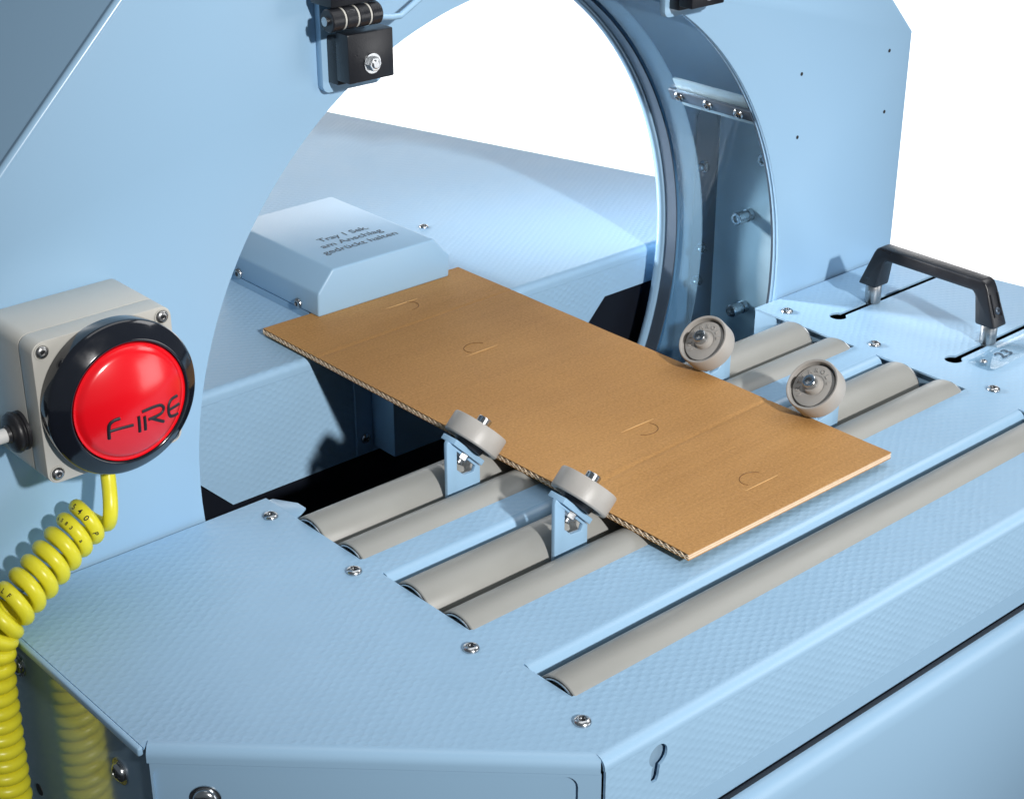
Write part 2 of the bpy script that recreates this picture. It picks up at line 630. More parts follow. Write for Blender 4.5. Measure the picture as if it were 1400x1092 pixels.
obj('clear_liner', bm, 'clear', arch, 60)

# clamp bar across the liner with three screws


def on_ring(z, r):
    return RC[0] + math.sqrt(r * r - (z - RC[1]) ** 2)


ang = math.atan2(0.2015 - RC[1], 0.5905 - RC[0])


def ringpt(a, r, y):
    return Vector((RC[0] + r * math.cos(a), y, RC[1] + r * math.sin(a)))


def ring_bar(a0, a1, r0, r1, y0, y1):
    b_ = nb()
    pts = [ringpt(a, r, y) for a in (a0, a1) for r in (r0, r1) for y in (y0, y1)]
    v_ = [b_.verts.new(p) for p in pts]
    for f in ((0, 1, 3, 2), (4, 6, 7, 5), (0, 4, 5, 1), (2, 3, 7, 6), (0, 2, 6, 4), (1, 5, 7, 3)):
        b_.faces.new([v_[i] for i in f])
    return b_


obj('clamp_strip', ring_bar(ang - 0.05, ang + 0.05, 0.3515, 0.3550, 0.1455, 0.2435), 'zinc', arch, bevel=0.0005)
cb = obj('clamp_bar', ring_bar(ang - 0.019, ang + 0.019, 0.3455, 0.3495, 0.1395, 0.2500), 'dark_steel', arch, bevel=0.0006)
for y in (0.2369, 0.1975, 0.1567):
    p = ringpt(ang, 0.3455, y)
    screw(p, cb, ringpt(ang, 0, y) - p, 0.95)

# machinery behind the liner
bm = nb()
box(bm, 0.676, 0.6785, 0.150, 0.2555, -0.30, 0.172)
zp = obj('galvanised_plate', bm, 'zinc', arch, bevel=0.0006)
for y, z in ((0.206, 0.063), (0.206, -0.043), (0.175, 0.135)):
    bm = nb()
    lathe(bm, [(0.0, -0.001), (0.0035, -0.001), (0.0035, 0.001), (0.0062, 0.001), (0.0070, 0.0), (0.0070, -0.010), (0.0058, -0.011), (0.0058, -0.015), (0.0070, -0.016), (0.0070, -0.0225), (0.0, -0.0225)][::-1], (0.6535, y, z), (-1, 0, 0), 20)
    obj('spacer_bolt', bm, 'steel', zp, 35)
bm = nb()
prism(bm, [(0.2600, -0.30), (0.2935, -0.30), (0.2935, 0.150), (0.287, 0.162), (0.2680, 0.162), (0.2600, 0.142)], [], YZ, 0.681, 0.6885)
br = obj('inner_bracket', bm, 'dark_steel', arch, bevel=0.0008)
for y, z in ((0.274, 0.098), (0.272, 0.004), (0.276, -0.036)):
    bm = nb()
    lathe(bm, [(0.0065, 0), (0.0065, 0.003), (0.0045, 0.0042), (0.0045, 0.0085), (0.0032, 0.0105), (0.0, 0.011)], (0.681, y + 0.004, z), (-1, 0, 0), 20)
    obj('bolt', bm, 'steel', br, 35)
# dark discs paint the shade of four little holes, right panel half
for x, z in ((0.793, 0.2344), (0.652, 0.2346), (0.7941, 0.1691), (0.6525, 0.1699)):
    bm = nb()
    lathe(bm, [(0.0019, 0.0), (0.0019, 0.0003), (0.0, 0.0003)], (x, YP, z), (0, -1, 0), 12)
    obj('hole_shade_disc', bm, 'recess', arch)

# hinges


def hinge(dx, dz, full=True):
    h = nb()
    prism(h, rrect(0.0745 + dx, 0.130 + dx, 0.3225 + dz, 0.470 + dz, 0.006), [], XZ, 0.1245, 0.1312)
    base = obj('hinge', h, 'paint', arch, bevel=0.001)
    b_ = nb(); box(b_, 0.0785 + dx, 0.1205 + dx, 0.096, 0.1120, 0.3345 + dz, 0.3715 + dz)
    obj('lower_leaf', b_, 'black', base, bevel=0.0012)
    b_ = nb(); box(b_, 0.0795 + dx, 0.1195 + dx, 0.1120, 0.1244, 0.3305 + dz, 0.3665 + dz)
    obj('spacer_block', b_, 'black', base, bevel=0.001)
    b_ = nb(); box(b_, 0.0665 + dx, 0.1085 + dx, 0.098, 0.1244, 0.3925 + dz, 0.440 + dz)
    obj('upper_leaf', b_, 'black', base, bevel=0.0012)
    xs_ = [0.0640, 0.0765, 0.0882, 0.0995, 0.1110]
    for i in range(4):
        b_ = nb()
        lathe(b_, [(0, 0.0), (0.0078, 0.0), (0.0085, 0.0008), (0.0085, xs_[i + 1] - xs_[i] - 0.0022), (0.0078, xs_[i + 1] - xs_[i] - 0.0014), (0, xs_[i + 1] - xs_[i] - 0.0014)], (xs_[i] + dx, 0.1005, 0.3835 + dz), (1, 0, 0), 28)
        obj('knuckle', b_, 'black', base, 35)
    for i in range(3):
        b_ = nb()
        lathe(b_, [(0, 0), (0.0082, 0), (0.0082, 0.0014), (0, 0.0014)], (xs_[i + 1] - 0.0014 + dx, 0.1005, 0.3835 + dz), (1, 0, 0), 28)
        obj('washer', b_, 'abs', base, 35)
    b_ = nb()
    lathe(b_, [(0.0035, 0), (0.0035, 0.0025), (0.002, 0.003), (0, 0.003)], (0.0640 + dx, 0.1005, 0.3835 + dz), (-1, 0, 0), 20)
    obj('pin', b_, 'steel', base, 35)
    for z in (0.3475, 0.412):
        b_ = nb()
        q = (0.0998 + dx, 0.096 if z < 0.4 else 0.098, z + dz)
        lathe(b_, [(0.0076, 0), (0.0076, 0.0012), (0.0, 0.0012)], q, (0, -1, 0), 28)
        lathe(b_, [(0.0056, 0.0012), (0.0056, 0.0045), (0.005, 0.005), (0.003, 0.005), (0.0028, 0.0025), (0, 0.0025)], q, (0, -1, 0), 6)
        lathe(b_, [(0.0034, 0.002), (0.0034, 0.0056), (0.0026, 0.0062), (0, 0.0062)], q, (0, -1, 0), 16)
        obj('bolt', b_, 'steel', base, 30)
    return base


hinge(0.0, 0.0)
hinge(0.371, 0.0)
# wire edge of the raised guard
bm = nb()
pts = [(0.112, 0.106, 0.3785), (0.128, 0.108, 0.3755), (0.1385, 0.110, 0.3745), (0.146, 0.112, 0.377), (0.170, 0.114, 0.3885), (0.205, 0.114, 0.405)]
tube(bm, pts, 0.0024, 10)
obj('guard_wire', bm, 'paint', arch, 60)

# ------------------------------------------------------------------ roller table
table = thing('roller_table', 'pale blue embossed steel table with grey rollers set in slots', 'roller table', (0.3, -0.1, FZ))
BR = 0.008
CHA = Vector((-0.242, -0.0934, 0)); CHB = Vector((-0.031, -0.2975, 0))
chd = (CHB - CHA).normalized()
chn = Vector((chd.y, -chd.x, 0))          # outward
if chn.x > 0:
    chn = -chn
A2 = CHA - chn * BR
B2 = CHB - chn * BR
yF = -0.2985
# where the inset chamfer line meets the left edge and the front bend line
tA = (-0.242 - A2.x) / chd.x
PA = A2 + chd * tA
tB = (yF + BR - B2.y) / chd.y
PB = B2 + chd * tB
ys = [0.0145, 0.0675, -0.1145, -0.0615, -0.2205]
PS = PA - chd * tA
outer = [(-0.242, 0.128), (-0.242, CHA.y + 0.0006), (PS.x, PS.y), (PB.x, PB.y), (0.905, yF + BR), (0.858, -0.0225), (0.8344, 0.128), (0.600, 0.128), (0.600, 0.0), (0.0, 0.0), (0.0, 0.128)]


def keyslot(cx, cy, r, w_, x1):
    a = math.asin(w_ / r)
    pts_ = circle(cx, cy, r, 20, a, 2 * math.pi - a, False)
    return pts_ + [(x1, cy - w_), (x1, cy + w_)]


holes = [[(0.0, -0.0265), (0.6, -0.0265), (0.6, -0.129), (0.0, -0.129)],
         [(0.0, -0.1856), (0.6, -0.1856), (0.6, -0.235), (0.0, -0.235)],
         keyslot(0.6475, 0.0580, 0.0088, 0.0036, 0.828),
         keyslot(0.6470, -0.0825, 0.0088, 0.0036, 0.845)]
bm = nb()
prism(bm, outer, holes, XY, -0.002, 0.0)
deck = obj('deck_plate', bm, 'deck', table)
# bent edges
bm = nb()
sweep(bm, (CHB.x + 0.0004, yF + BR, 0), (0.905, yF + BR, 0), (0, -1, 0), bend_profile(BR, 0.0095))
obj('front_bend', bm, 'paint_satin', table, 30)
bm = nb()
sweep(bm, PS + chd * 0.0006, PB, chn, bend_profile(BR, 0.012))
obj('chamfer_flange', bm, 'paint_satin', table, 30)
for y in (-0.0265, -0.1856):
    bm = nb()
    sweep(bm, (0.0015, y, 0), (0.5985, y, 0), (0, -1, 0), bend_profile(0.009, 0.05))
    obj('slot_lip', bm, 'paint', table, 30)
bm = nb()
prism(bm, [(0.0, 0.128), (0.006, 0.1275), (0.0175, 0.108), (0.0175, 0.097), (0.0, 0.086)], [], XY, -0.0045, -0.0025)
obj('corner_tab', bm, 'paint', table, bevel=0.0005)
bm = nb()
box(bm, 0.6002, 0.6022, 0.100, 0.1275, -0.06, -0.0022)
obj('side_flange', bm, 'paint', table, bevel=0.0005)
bm = nb()
box(bm, 0.6024, 0.8344, 0.1255, 0.1280, -0.06, -0.0022)
obj('rear_flange', bm, 'paint', table)
# chamfer skirt: frame with a rounded opening over a set-back panel


def ch_pt(s, z, off):
    p = CHA + chd * s + chn * off
    return (p.x, p.y, z)


CL = (CHB - CHA).length
bm = nb()
fn = lambda u, v, w_: ch_pt(u, v, w_)
prism(bm, [(0.002, -0.0125), (CL - 0.0012, -0.0125), (CL - 0.0012, -0.30), (0.002, -0.30)], [rrect(0.0035, CL - 0.016, -0.28, -0.0145, 0.008)], fn, -0.0022, -0.0004)
obj('chamfer_frame', bm, 'paint', table)
bm = nb()
prism(bm, [(0.002, -0.0128), (CL - 0.003, -0.0128), (CL - 0.003, -0.30), (0.002, -0.30)], [], fn, -0.0060, -0.0025)
cp = obj('chamfer_panel', bm, 'paint', table)
screw(ch_pt(0.036, -0.041, -0.0025), cp, chn, 1.35, 'bolt', washer=0.0105)
# left skirt, glossy, tucked under the deck edge
bm = nb()
box(bm, -0.2385, -0.2365, -0.0925, 0.128, -0.55, -0.0022)
sk = obj('left_skirt', bm, 'paint_mirror', table)
for y, z in ((-0.0486, -0.0463), (0.0945, -0.0345)):
    screw((-0.2385, y, z), sk, (-1, 0, 0), 1.15, 'bolt', washer=0.0098)
bm = nb()
lathe(bm, [(0.005, 0), (0.005, 0.0004), (0, 0.0004)], (-0.2385, 0.0915, -0.146), (-1, 0, 0), 20)  # flat dark disc paints the shade inside a hole
obj('drilled_hole_shade', bm, 'recess', sk)
# deck edge return along the left side
bm = nb()
box(bm, -0.2462, -0.2421, CHA.y + 0.0008, 0.128, -0.006, 0.0004)
obj('left_edge_lip', bm, 'paint_satin', table, bevel=0.0014, seg=3)
# under-fascia rail, black bar painting the gap's shade, lower front panel
bm = nb()
sweep(bm, (-0.020, -0.2905, -0.0755), (0.905, -0.2905, -0.0755), (0, -1, 0),
      [(0.0, 0.010), (0.0035, 0.010), (0.0035, -0.017), (0.0030, -0.0215), (0.0012, -0.0240), (-0.004, -0.0250), (-0.004, -0.0232), (0.0, -0.0220)])
obj('under_rail', bm, 'paint', table, 40)
bm = nb()
box(bm, -0.020, 0.905, -0.2925, -0.280, -0.1060, -0.1008)
obj('gap_shade_bar', bm, 'black_paint', table)
bm = nb()
sweep(bm, (-0.020, -0.285, -0.1061), (0.905, -0.285, -0.1061), (0, -1, 0),
      [(0.0, 0.0), (0.0090, -0.0006), (0.0140, -0.004), (0.0172, -0.011), (0.0180, -0.021), (0.0180, -0.60), (0.0160, -0.60), (0.0160, -0.021), (0.012, -0.010), (0.0, -0.004)])
obj('lower_front_panel', bm, 'paint_satin', table, 40)
# keyhole in the fascia: a dark-edged recess seen as a sunk plate
kh = circle(0.0185, -0.0215, 0.0086, 24, R(-58), R(238), False)
kh = kh + [(0.0128, -0.0295), (0.0122, -0.0385), (0.0134, -0.0415), (0.0178, -0.0415), (0.0192, -0.0388), (0.0206, -0.0300)]
bm = nb()
prism(bm, [(CHB.x + 0.0012, -0.074), (0.905, -0.074), (0.905, -0.0096), (CHB.x + 0.0012, -0.0096)], [kh], XZ, yF, yF + 0.002)
obj('front_fascia', bm, 'deck_front', table)
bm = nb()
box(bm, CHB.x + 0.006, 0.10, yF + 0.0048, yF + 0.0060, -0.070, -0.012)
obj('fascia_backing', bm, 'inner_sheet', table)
# inside of the table
bm = nb()
box(bm, -0.020, -0.017, -0.275, 0.124, -0.115, -0.0025)
obj('inner_wall', bm, 'paint', table)
bm = nb()
box(bm, 0.6040, 0.6060, -0.275, 0.120, -0.115, -0.0025)
obj('inner_wall', bm, 'paint', table)
bm = nb()
box(bm, -0.233, 0.85, -0.280, 0.124, -0.125, -0.117)
obj('belly_pan', bm, 'black_paint', table)
bm = nb()
box(bm, -0.016, 0.617, 0.098, 0.101, -0.115, -0.045)
obj('rear_crossbar', bm, 'black_paint', table)
bm = nb()
box(bm, -0.23, 0.84, -0.270, 0.120, FZ, -0.126)
obj('cabinet', bm, 'black_paint', table)
bm = nb()
box(bm, 0.622, 0.829, -0.262, 0.120, -0.034, -0.030)  # black plate under the deck, makes the handle slots read as dark
obj('slot_shade_plate', bm, 'black_paint', table)
bm = nb()
prism(bm, [(0.8325, 0.124), (0.8560, -0.0225), (0.9020, -0.280), (0.9000, -0.280), (0.8540, -0.0230), (0.8305, 0.124)], [], XY, -0.13, -0.0025)  # unseen black wall added to keep the bright backdrop out of the slots
obj('slot_blocker_wall', bm, 'black_paint', table)

RR = 0.024
RZ = -0.0180
for y in ys:
    bm = nb()
    x0, x1 = 0.0015, 0.594
    lathe(bm, [(0.0222, 0.001), (0.0226, 0.0), (0.0236, 0.0003), (RR, 0.0010), (RR, 0.1), (RR, 0.3), (RR, 0.48), (RR, x1 - x0 - 0.004), (RR * 0.965, x1 - x0 - 0.0012), (0.0215, x1 - x0), (0.019, x1 - x0)], (x0, y, RZ), (1, 0, 0), 64)
    ro = obj('roller', bm, 'roller', table, 45)
    for xe, ax in ((x0, -1), (x1, 1)):
        bm = nb()
        lathe(bm, [(0.0221, -0.004), (0.0221, 0.0010), (0.0212, 0.0012), (0.0206, 0.0008), (0.0204, -0.0016), (0.0190, -0.0016), (0.0188, 0.0004), (0.0150, 0.0004)], (xe, y, RZ), (ax, 0, 0), 40)
        obj('end_ring', bm, 'steel', ro, 30)
        bm = nb()
        lathe(bm, [(0.0205, -0.0020), (0.0150, -0.0005), (0.0070, -0.0005), (0.0070, 0.014), (0.0, 0.014)], (xe, y, RZ), (ax, 0, 0), 32)
        obj('bearing', bm, 'black_paint', ro, 35)
XS, XT = -0.0143, 0.6175
for y in (0.1, -0.011, -0.1474, -0.2601):
    screw((XS, y, 0), deck)
for y in (0.1, -0.011, -0.1474):
    screw((XT, y, 0), deck)
# clear scale window with its number
bm = nb()
prism(bm, rrect(0.6485, 0.79, -0.1235, -0.0955, 0.006), [], XY, 0.0003, 0.0028)
sw = obj('scale_window', bm, 'clear_plate', table, bevel=0.0005)
bm = text_bm('23', 0.0165, 'LEFT', 0.0, 0.0002)
bmesh.ops.transform(bm, matrix=Matrix.Translation((0.683, -0.1135, 0.0008)) @ Matrix.Diagonal((1.25, 1.0, 1, 1)), verts=bm.verts)
obj('number', bm, 'ink_grey', sw)
screw((0.6585, -0.1085, 0.0028), sw, (0, 0, 1), 0.55)

# ------------------------------------------------------------------ rear table
rear = thing('rear_table', 'pale blue rear feed table behind the ring with a bent front edge', 'table', (0.35, 0.6, FZ))
ZT = 0.0035
bm = nb()
prism(bm, [(-0.20, 0.329), (0.862, 0.329), (0.862, 0.34), (0.655, 1.09), (-0.20, 1.09)], [], XY, ZT - 0.002, ZT)
rt = obj('top_plate', bm, 'deck', rear)
bm = nb()
sweep(bm, (-0.20, 0.329, ZT), (0.862, 0.329, ZT), (0, -1, 0), bend_profile(0.007, 0.012))
obj('bent_edge', bm, 'deck', rear, 30)
bm = nb()
prism(bm, [(-0.20, ZT - 0.0122), (0.862, ZT - 0.0122), (0.862, -0.040), (0.575, -0.040), (0.4956, -0.1197), (0.0844, -0.1197), (0.005, -0.040), (-0.20, -0.040)][::-1], [], XZ, 0.322, 0.324)
obj('front_plate', bm, 'deck_front', rear)
bm = nb()
prism(bm, [(0.229, -0.117), (0.2490, -0.117), (0.2490, -0.02), (0.229, -0.02)], [], XZ, 0.3185, 0.3215)
bp_ = obj('mounting_plate', bm, 'paint', rear, bevel=0.0006)
screw((0.2400, 0.3185, -0.1005), bp_, (0, -1, 0), 0.9)
bm = nb()
box(bm, 0.2495, 0.42, 0.284, 0.3215, -0.112, -0.012)
obj('guide_box', bm, 'paint', rear, bevel=0.0012)
bm = nb()
box(bm, -0.18, 0.66, 0.36, 1.05, FZ, -0.05)
obj('under_body', bm, 'black_paint', rear)
bm = nb()
box(bm, -0.19, 0.855, 0.3262, 0.352, -0.60, -0.012)
obj('black_beam', bm, 'black_paint', rear)
screw((0.4905, 0.5345, ZT), rt, (0, 0, 1), 0.9)

# tray stop cover with printed instruction
cover = thing('tray_stop_cover', 'pale blue slant-edged metal stop cover carrying three lines of German lettering', 'cover', (0.32, 0.47, ZT))
oc = [(0.2345, 0.0115), (0.2355, 0.036), (0.2545, 0.058), (0.383, 0.058), (0.4035, 0.036), (0.4025, 0.0115)]
bm = nb()
prism(bm, oc, [], XZ, 0.382, 0.563)
cs = obj('shell', bm, 'paint_satin', cover, bevel=0.0022, seg=3)
bm = nb()
box(bm, 0.2350, 0.2368, 0.400, 0.560, ZT + 0.0002, 0.0113)
obj('left_foot', bm, 'paint_satin', cover)
bm = nb()
box(bm, 0.4005, 0.4023, 0.400, 0.560, ZT + 0.0002, 0.0113)
obj('right_foot', bm, 'paint_satin', cover)
bm = nb()
box(bm, 0.2370, 0.4003, 0.415, 0.560, ZT + 0.0002, 0.011)
obj('stop_block', bm, 'black_paint', cover)
for i, (tx, y) in enumerate((('Tray 1 Sek.', 0.4515), ('am Anschlag', 0.4350), ('gedrückt halten', 0.4185))):
    bm = text_bm(tx, 0.0138, 'CENTER', 0.0, 0.00022)
    x0 = min(v.co.x for v in bm.verts); x1 = max(v.co.x for v in bm.verts)
    wd = (0.062, 0.077, 0.0935)[i]
    cx_ = (0.3210, 0.3198, 0.3187)[i]
    bmesh.ops.transform(bm, matrix=Matrix.Translation((cx_, y, 0.0583)) @ Matrix.Diagonal((wd / (x1 - x0), 1.0, 1, 1)) @ Matrix.Translation((-(x0 + x1) / 2, 0, 0)), verts=bm.verts)
    obj('printed_line', bm, 'ink_grey', cs)
screw((0.2345, 0.4165, 0.0165), cs, (-1, 0, 0), 0.9)
screw((0.2345, 0.525, 0.0165), cs, (-1, 0, 0), 0.9)

# ------------------------------------------------------------------ cardboard blank
card = thing('cardboard_sheet', 'brown double wall corrugated cardboard sheet lying across the rollers', 'cardboard', (0.30, 0.1, 0.0046))
CX0, CX1, CY0, CY1 = 0.1774, 0.4262, -0.1745, 0.3955
ZB, ZC = 0.0062, 0.0120
folds = (-0.0445, 0.3065)


def fold_depth(y, x):
    d = 0.0
    for k, fy in enumerate(folds):
        c = fy + (x - 0.30) * (0.05 if k == 0 else 0.02)
        d -= 0.00062 * math.exp(-((y - c) / 0.0016) ** 2) * (1 if k == 0 else 0.6)
        d += 0.00010 * math.exp(-((y - c - 0.006) / 0.004) ** 2)
    d += 0.00012 * math.sin(y * 61 + x * 17) + 0.0001 * math.sin(x * 90 + y * 23)
    return d


def sheet(z0, z1, follow):
    b_ = nb()
    ny, nx = 380, 10
    top = [[b_.verts.new((CX0 + (CX1 - CX0) * i / nx, CY0 + (CY1 - CY0) * j / ny, z1 + (fold_depth(CY0 + (CY1 - CY0) * j / ny, CX0 + (CX1 - CX0) * i / nx) if follow else 0))) for i in range(nx + 1)] for j in range(ny + 1)]
    bot = [[b_.verts.new((CX0 + (CX1 - CX0) * i / nx, CY0 + (CY1 - CY0) * j / ny, z0 + (fold_depth(CY0 + (CY1 - CY0) * j / ny, CX0 + (CX1 - CX0) * i / nx) if follow else 0))) for i in range(nx + 1)] for j in range(ny + 1)]
    for j in range(ny):
        for i in range(nx):
            b_.faces.new((top[j][i], top[j][i + 1], top[j + 1][i + 1], top[j + 1][i]))
            b_.faces.new((bot[j][i], bot[j + 1][i], bot[j + 1][i + 1], bot[j][i + 1]))
    for j in range(ny):
        b_.faces.new((top[j][0], top[j + 1][0], bot[j + 1][0], bot[j][0]))
        b_.faces.new((top[j][nx], bot[j][nx], bot[j + 1][nx], top[j + 1][nx]))
    for i in range(nx):
        b_.faces.new((top[0][i], bot[0][i], bot[0][i + 1], top[0][i + 1]))
        b_.faces.new((top[ny][i], top[ny][i + 1], bot[ny][i + 1], bot[ny][i]))
    return b_


obj('top_liner', sheet(ZC - 0.00045, ZC, True), 'card', card, 40)


def flat_sheet(z0, z1):
    b_ = nb()
    box(b_, CX0, CX1, CY0, CY1, z0, z1)
    return b_


ZM = ZB + 0.0022
obj('middle_liner', flat_sheet(ZM - 0.0002, ZM + 0.0002), 'card_core', card)
obj('bottom_liner', flat_sheet(ZB, ZB + 0.0004), 'card', card)


def fluting(z0, z1, pitch, ph):
    b_ = nb()
    n_ = int((CY1 - CY0) / (pitch / 8))
    t = 0.00018
    rows = []
    for j in range(n_ + 1):
        y = CY0 + (CY1 - CY0) * j / n_
        s = math.sin(2 * math.pi * (y - CY0) / pitch + ph)
        z = (z0 + z1) / 2 + (z1 - z0) / 2 * max(-1, min(1, 1.15 * s))
        rows.append([b_.verts.new((CX0 - 0.0001, y, z - t)), b_.verts.new((CX1 + 0.0001, y, z - t)), b_.verts.new((CX1 + 0.0001, y, z + t)), b_.verts.new((CX0 - 0.0001, y, z + t))])
    for p, q in zip(rows, rows[1:]):
        for k in range(4):
            b_.faces.new((p[k], p[(k + 1) % 4], q[(k + 1) % 4], q[k]))
    b_.faces.new(rows[0]); b_.faces.new(rows[-1][::-1])
    return b_


obj('upper_fluting', fluting(ZM + 0.0004, ZC - 0.0013, 0.0074, 0.3), 'card_core', card)
obj('lower_fluting', fluting(ZB + 0.0006, ZM - 0.0004, 0.0056, 1.9), 'card_core', card)
for z0, z1 in ((ZM + 0.0003, ZC - 0.0012), (ZB + 0.0005, ZM - 0.0003)):
    bm = nb()
    box(bm, CX0 + 0.0008, CX1 - 0.0008, CY0 + 0.0002, CY0 + 0.0009, z0, z1)
    obj('cut_edge_band', bm, 'card_edge', card)


# half-moon knife cuts with a straight pressed slot
def moon(cx, cy, a0, a1, sgn, rx=0.0125, ry=0.0105):
    pts_ = []
    for i in range(25):
        t = R(a0 + (a1 - a0) * i / 24)
        x, y = cx + rx * math.cos(t), cy + ry * math.sin(t)
        pts_.append((x, y, ZC + fold_depth(y, x) + 0.00005))
    b_ = nb(); tube(b_, pts_, 0.00035, 6)
    obj('knife_cut', b_, 'slit', card, 60)
    pts_ = []
    for i in range(12):
        x = cx - 0.020 + 0.040 * i / 11
        y = cy - sgn * 0.009
        pts_.append((x, y, ZC + fold_depth(y, x) - 0.0001))
    b_ = nb(); tube(b_, pts_, [0.0003 + 0.0004 * math.sin(math.pi * i / 11) for i in range(12)], 6)
    obj('pressed_slot', b_, 'ridge_card', card, 60)


moon(0.318, 0.346, -100, 60, -1)
moon(0.304, 0.222, 20, 215, 1)
moon(0.302, -0.006, -150, 30, -1)
moon(0.304, -0.128, 20, 205, 1)

# ------------------------------------------------------------------ guide wheels


def make_guide(side):
    """side +1: wheel leans so its bolt points to +x (left row); built around the origin at the foot of the bracket"""
    t = thing('guide_wheel', '', 'guide wheel', (0, 0, 0), 'tilted guide wheels along the cardboard edges')
    th = R(45.5)
    ax = Vector((side * math.sin(th), 0, math.cos(th)))
    c = Vector((side * 0.0085, 0, 0.0400))      # wheel centre relative to the foot (z = 0 is the table level)
    WR, T = 0.0248, 0.0178
    bm = nb()
    h = T / 2
    lathe(bm, [(0.0105, -h + 0.002), (0.020, -h + 0.002), (0.0205, -h), (0.0238, -h), (WR, -h + 0.0012), (WR, h - 0.0012), (WR - 0.0008, h), (0.0228, h), (0.0220, h - 0.0006), (0.0212, h - 0.0085), (0.0200, h - 0.0085), (0.0197, h - 0.0038), (0.0190, h - 0.0034), (0.0104, h - 0.0036), (0.0102, h - 0.0042), (0.0088, h - 0.0042), (0.0078, h + 0.0008), (0.0062, h + 0.0014), (0.0, h + 0.0014)], c, ax, 72)
    wl = obj('wheel', bm, 'wheel', t, 38)
    # raised lettering round the hub
    a, u, v = frame_of(ax)
    word = 'INTERROLL'
    for i, ch in enumerate(word):
        g = text_bm(ch, 0.0056, 'CENTER', 0.00055, 0.0001)
        an = R(238 - i * 26)
        rad = u * math.cos(an) + v * math.sin(an)
        tang = a.cross(rad) * -1
        mtx = Matrix((tang, rad, a)).transposed().to_4x4()
        mtx.translation = c + a * (h - 0.0033) + rad * 0.0128
        bmesh.ops.transform(g, matrix=mtx, verts=g.verts)
        obj('raised_letter', g, 'wheel', wl)
    bm = nb()
    lathe(bm, [(0.0062, h + 0.0014), (0.0062, h + 0.0066), (0.0056, h + 0.0072), (0.0034, h + 0.0072), (0.0032, h + 0.0035), (0.0, h + 0.0035)], c, ax, 28)
    lathe(bm, [(0.0034, -h - 0.018), (0.0038, -h + 0.003), (0.0, -h + 0.003)], c, ax, 16)
    lathe(bm, [(0.0, -h - 0.0150), (0.0052, -h - 0.0150), (0.0058, -h - 0.0143), (0.0058, -h - 0.0095), (0.0, -h - 0.0095)], c, ax, 6)
    obj('bolt', bm, 'steel', t, 30)
    bm = nb()
    lathe(bm, [(0.0, -h - 0.0040), (0.0125, -h - 0.0040), (0.0145, -h + 0.0022), (0.0, -h + 0.0022)], c, ax, 28)
    obj('bearing_boss', bm, 'black_paint', t, 30)
    # tilted flange the wheel is bolted to
    dn = Vector((math.cos(th), 0, -side * math.sin(th)))     # down the slope when side=+1
    bm = nb()
    vs_ = []
    for p in (-0.0215, 0.0200):
        for q in (-0.0022, 0.015):
            for r_ in (-h - 0.0092, -h - 0.0042):
                vs_.append(bm.verts.new(c + dn * (p * side) + Vector((0, q - 0.004, 0)) + ax * r_))
    for f in ((0, 1, 3, 2), (4, 6, 7, 5), (0, 4, 5, 1), (2, 3, 7, 6), (0, 2, 6, 4), (1, 5, 7, 3)):
        bm.faces.new([vs_[i] for i in f])
    obj('flange', bm, 'paint', t, bevel=0.0007)
    # upright plate with a window for the nut
    fl = c - ax * (h + 0.0094)
    sl = -side * math.tan(th)
    zt = lambda x: fl.z + (x - fl.x) * sl
    xa, xb = -0.0240, 0.0110
    P = lambda lst: [(side * x, z) for x, z in lst]
    zts = lambda x: zt(side * x)
    tip = -0.0225
    out_ = [(xa, -0.075), (xb, -0.075), (xb, zts(xb)), (tip, zts(tip)), (xa, zts(tip) - 0.003)]
    nx0, nx1 = -0.0135, 0.0060
    cutw = [(nx0, zts(nx0) - 0.0035), (nx1, zts(nx1) - 0.0035), (nx1 - 0.002, zts(nx1) - 0.0085), (nx0 + 0.007, zts(nx1) - 0.0075), (nx0, zts(nx1) - 0.0005)]
    bm = nb()
    prism(bm, P(out_), [P(cutw)], XZ, -0.0025, 0.0015)
    obj('bracket_plate', bm, 'paint', t, bevel=0.0006)
    return t


def copy_tree(o, parent=None):
    c = o.copy()
    COL.objects.link(c)
    if parent is not None:
        c.parent = parent
    for ch in list(o.children):
        copy_tree(ch, c)
    return c


XL, XR = 0.1417, 0.4370
gl1 = make_guide(1)
gr1 = make_guide(-1)
gl2 = copy_tree(gl1)
gr2 = copy_tree(gr1)
gl1.location = (XL, 0.041, 0); gl1['label'] = 'grey guide wheel on the left cardboard edge, the one nearer the rear table'
gl2.location = (XL, -0.088, 0); gl2['label'] = 'grey guide wheel on the left cardboard edge, the one nearer the front roller'
gr1.location = (XR + 0.004, 0.0435, -0.002); gr1['label'] = 'grey guide wheel on the right cardboard edge, next to the clear ring'
gr2.location = (XR + 0.004, -0.0855, -0.002); gr2['label'] = 'grey guide wheel on the right cardboard edge, nearer the front roller'

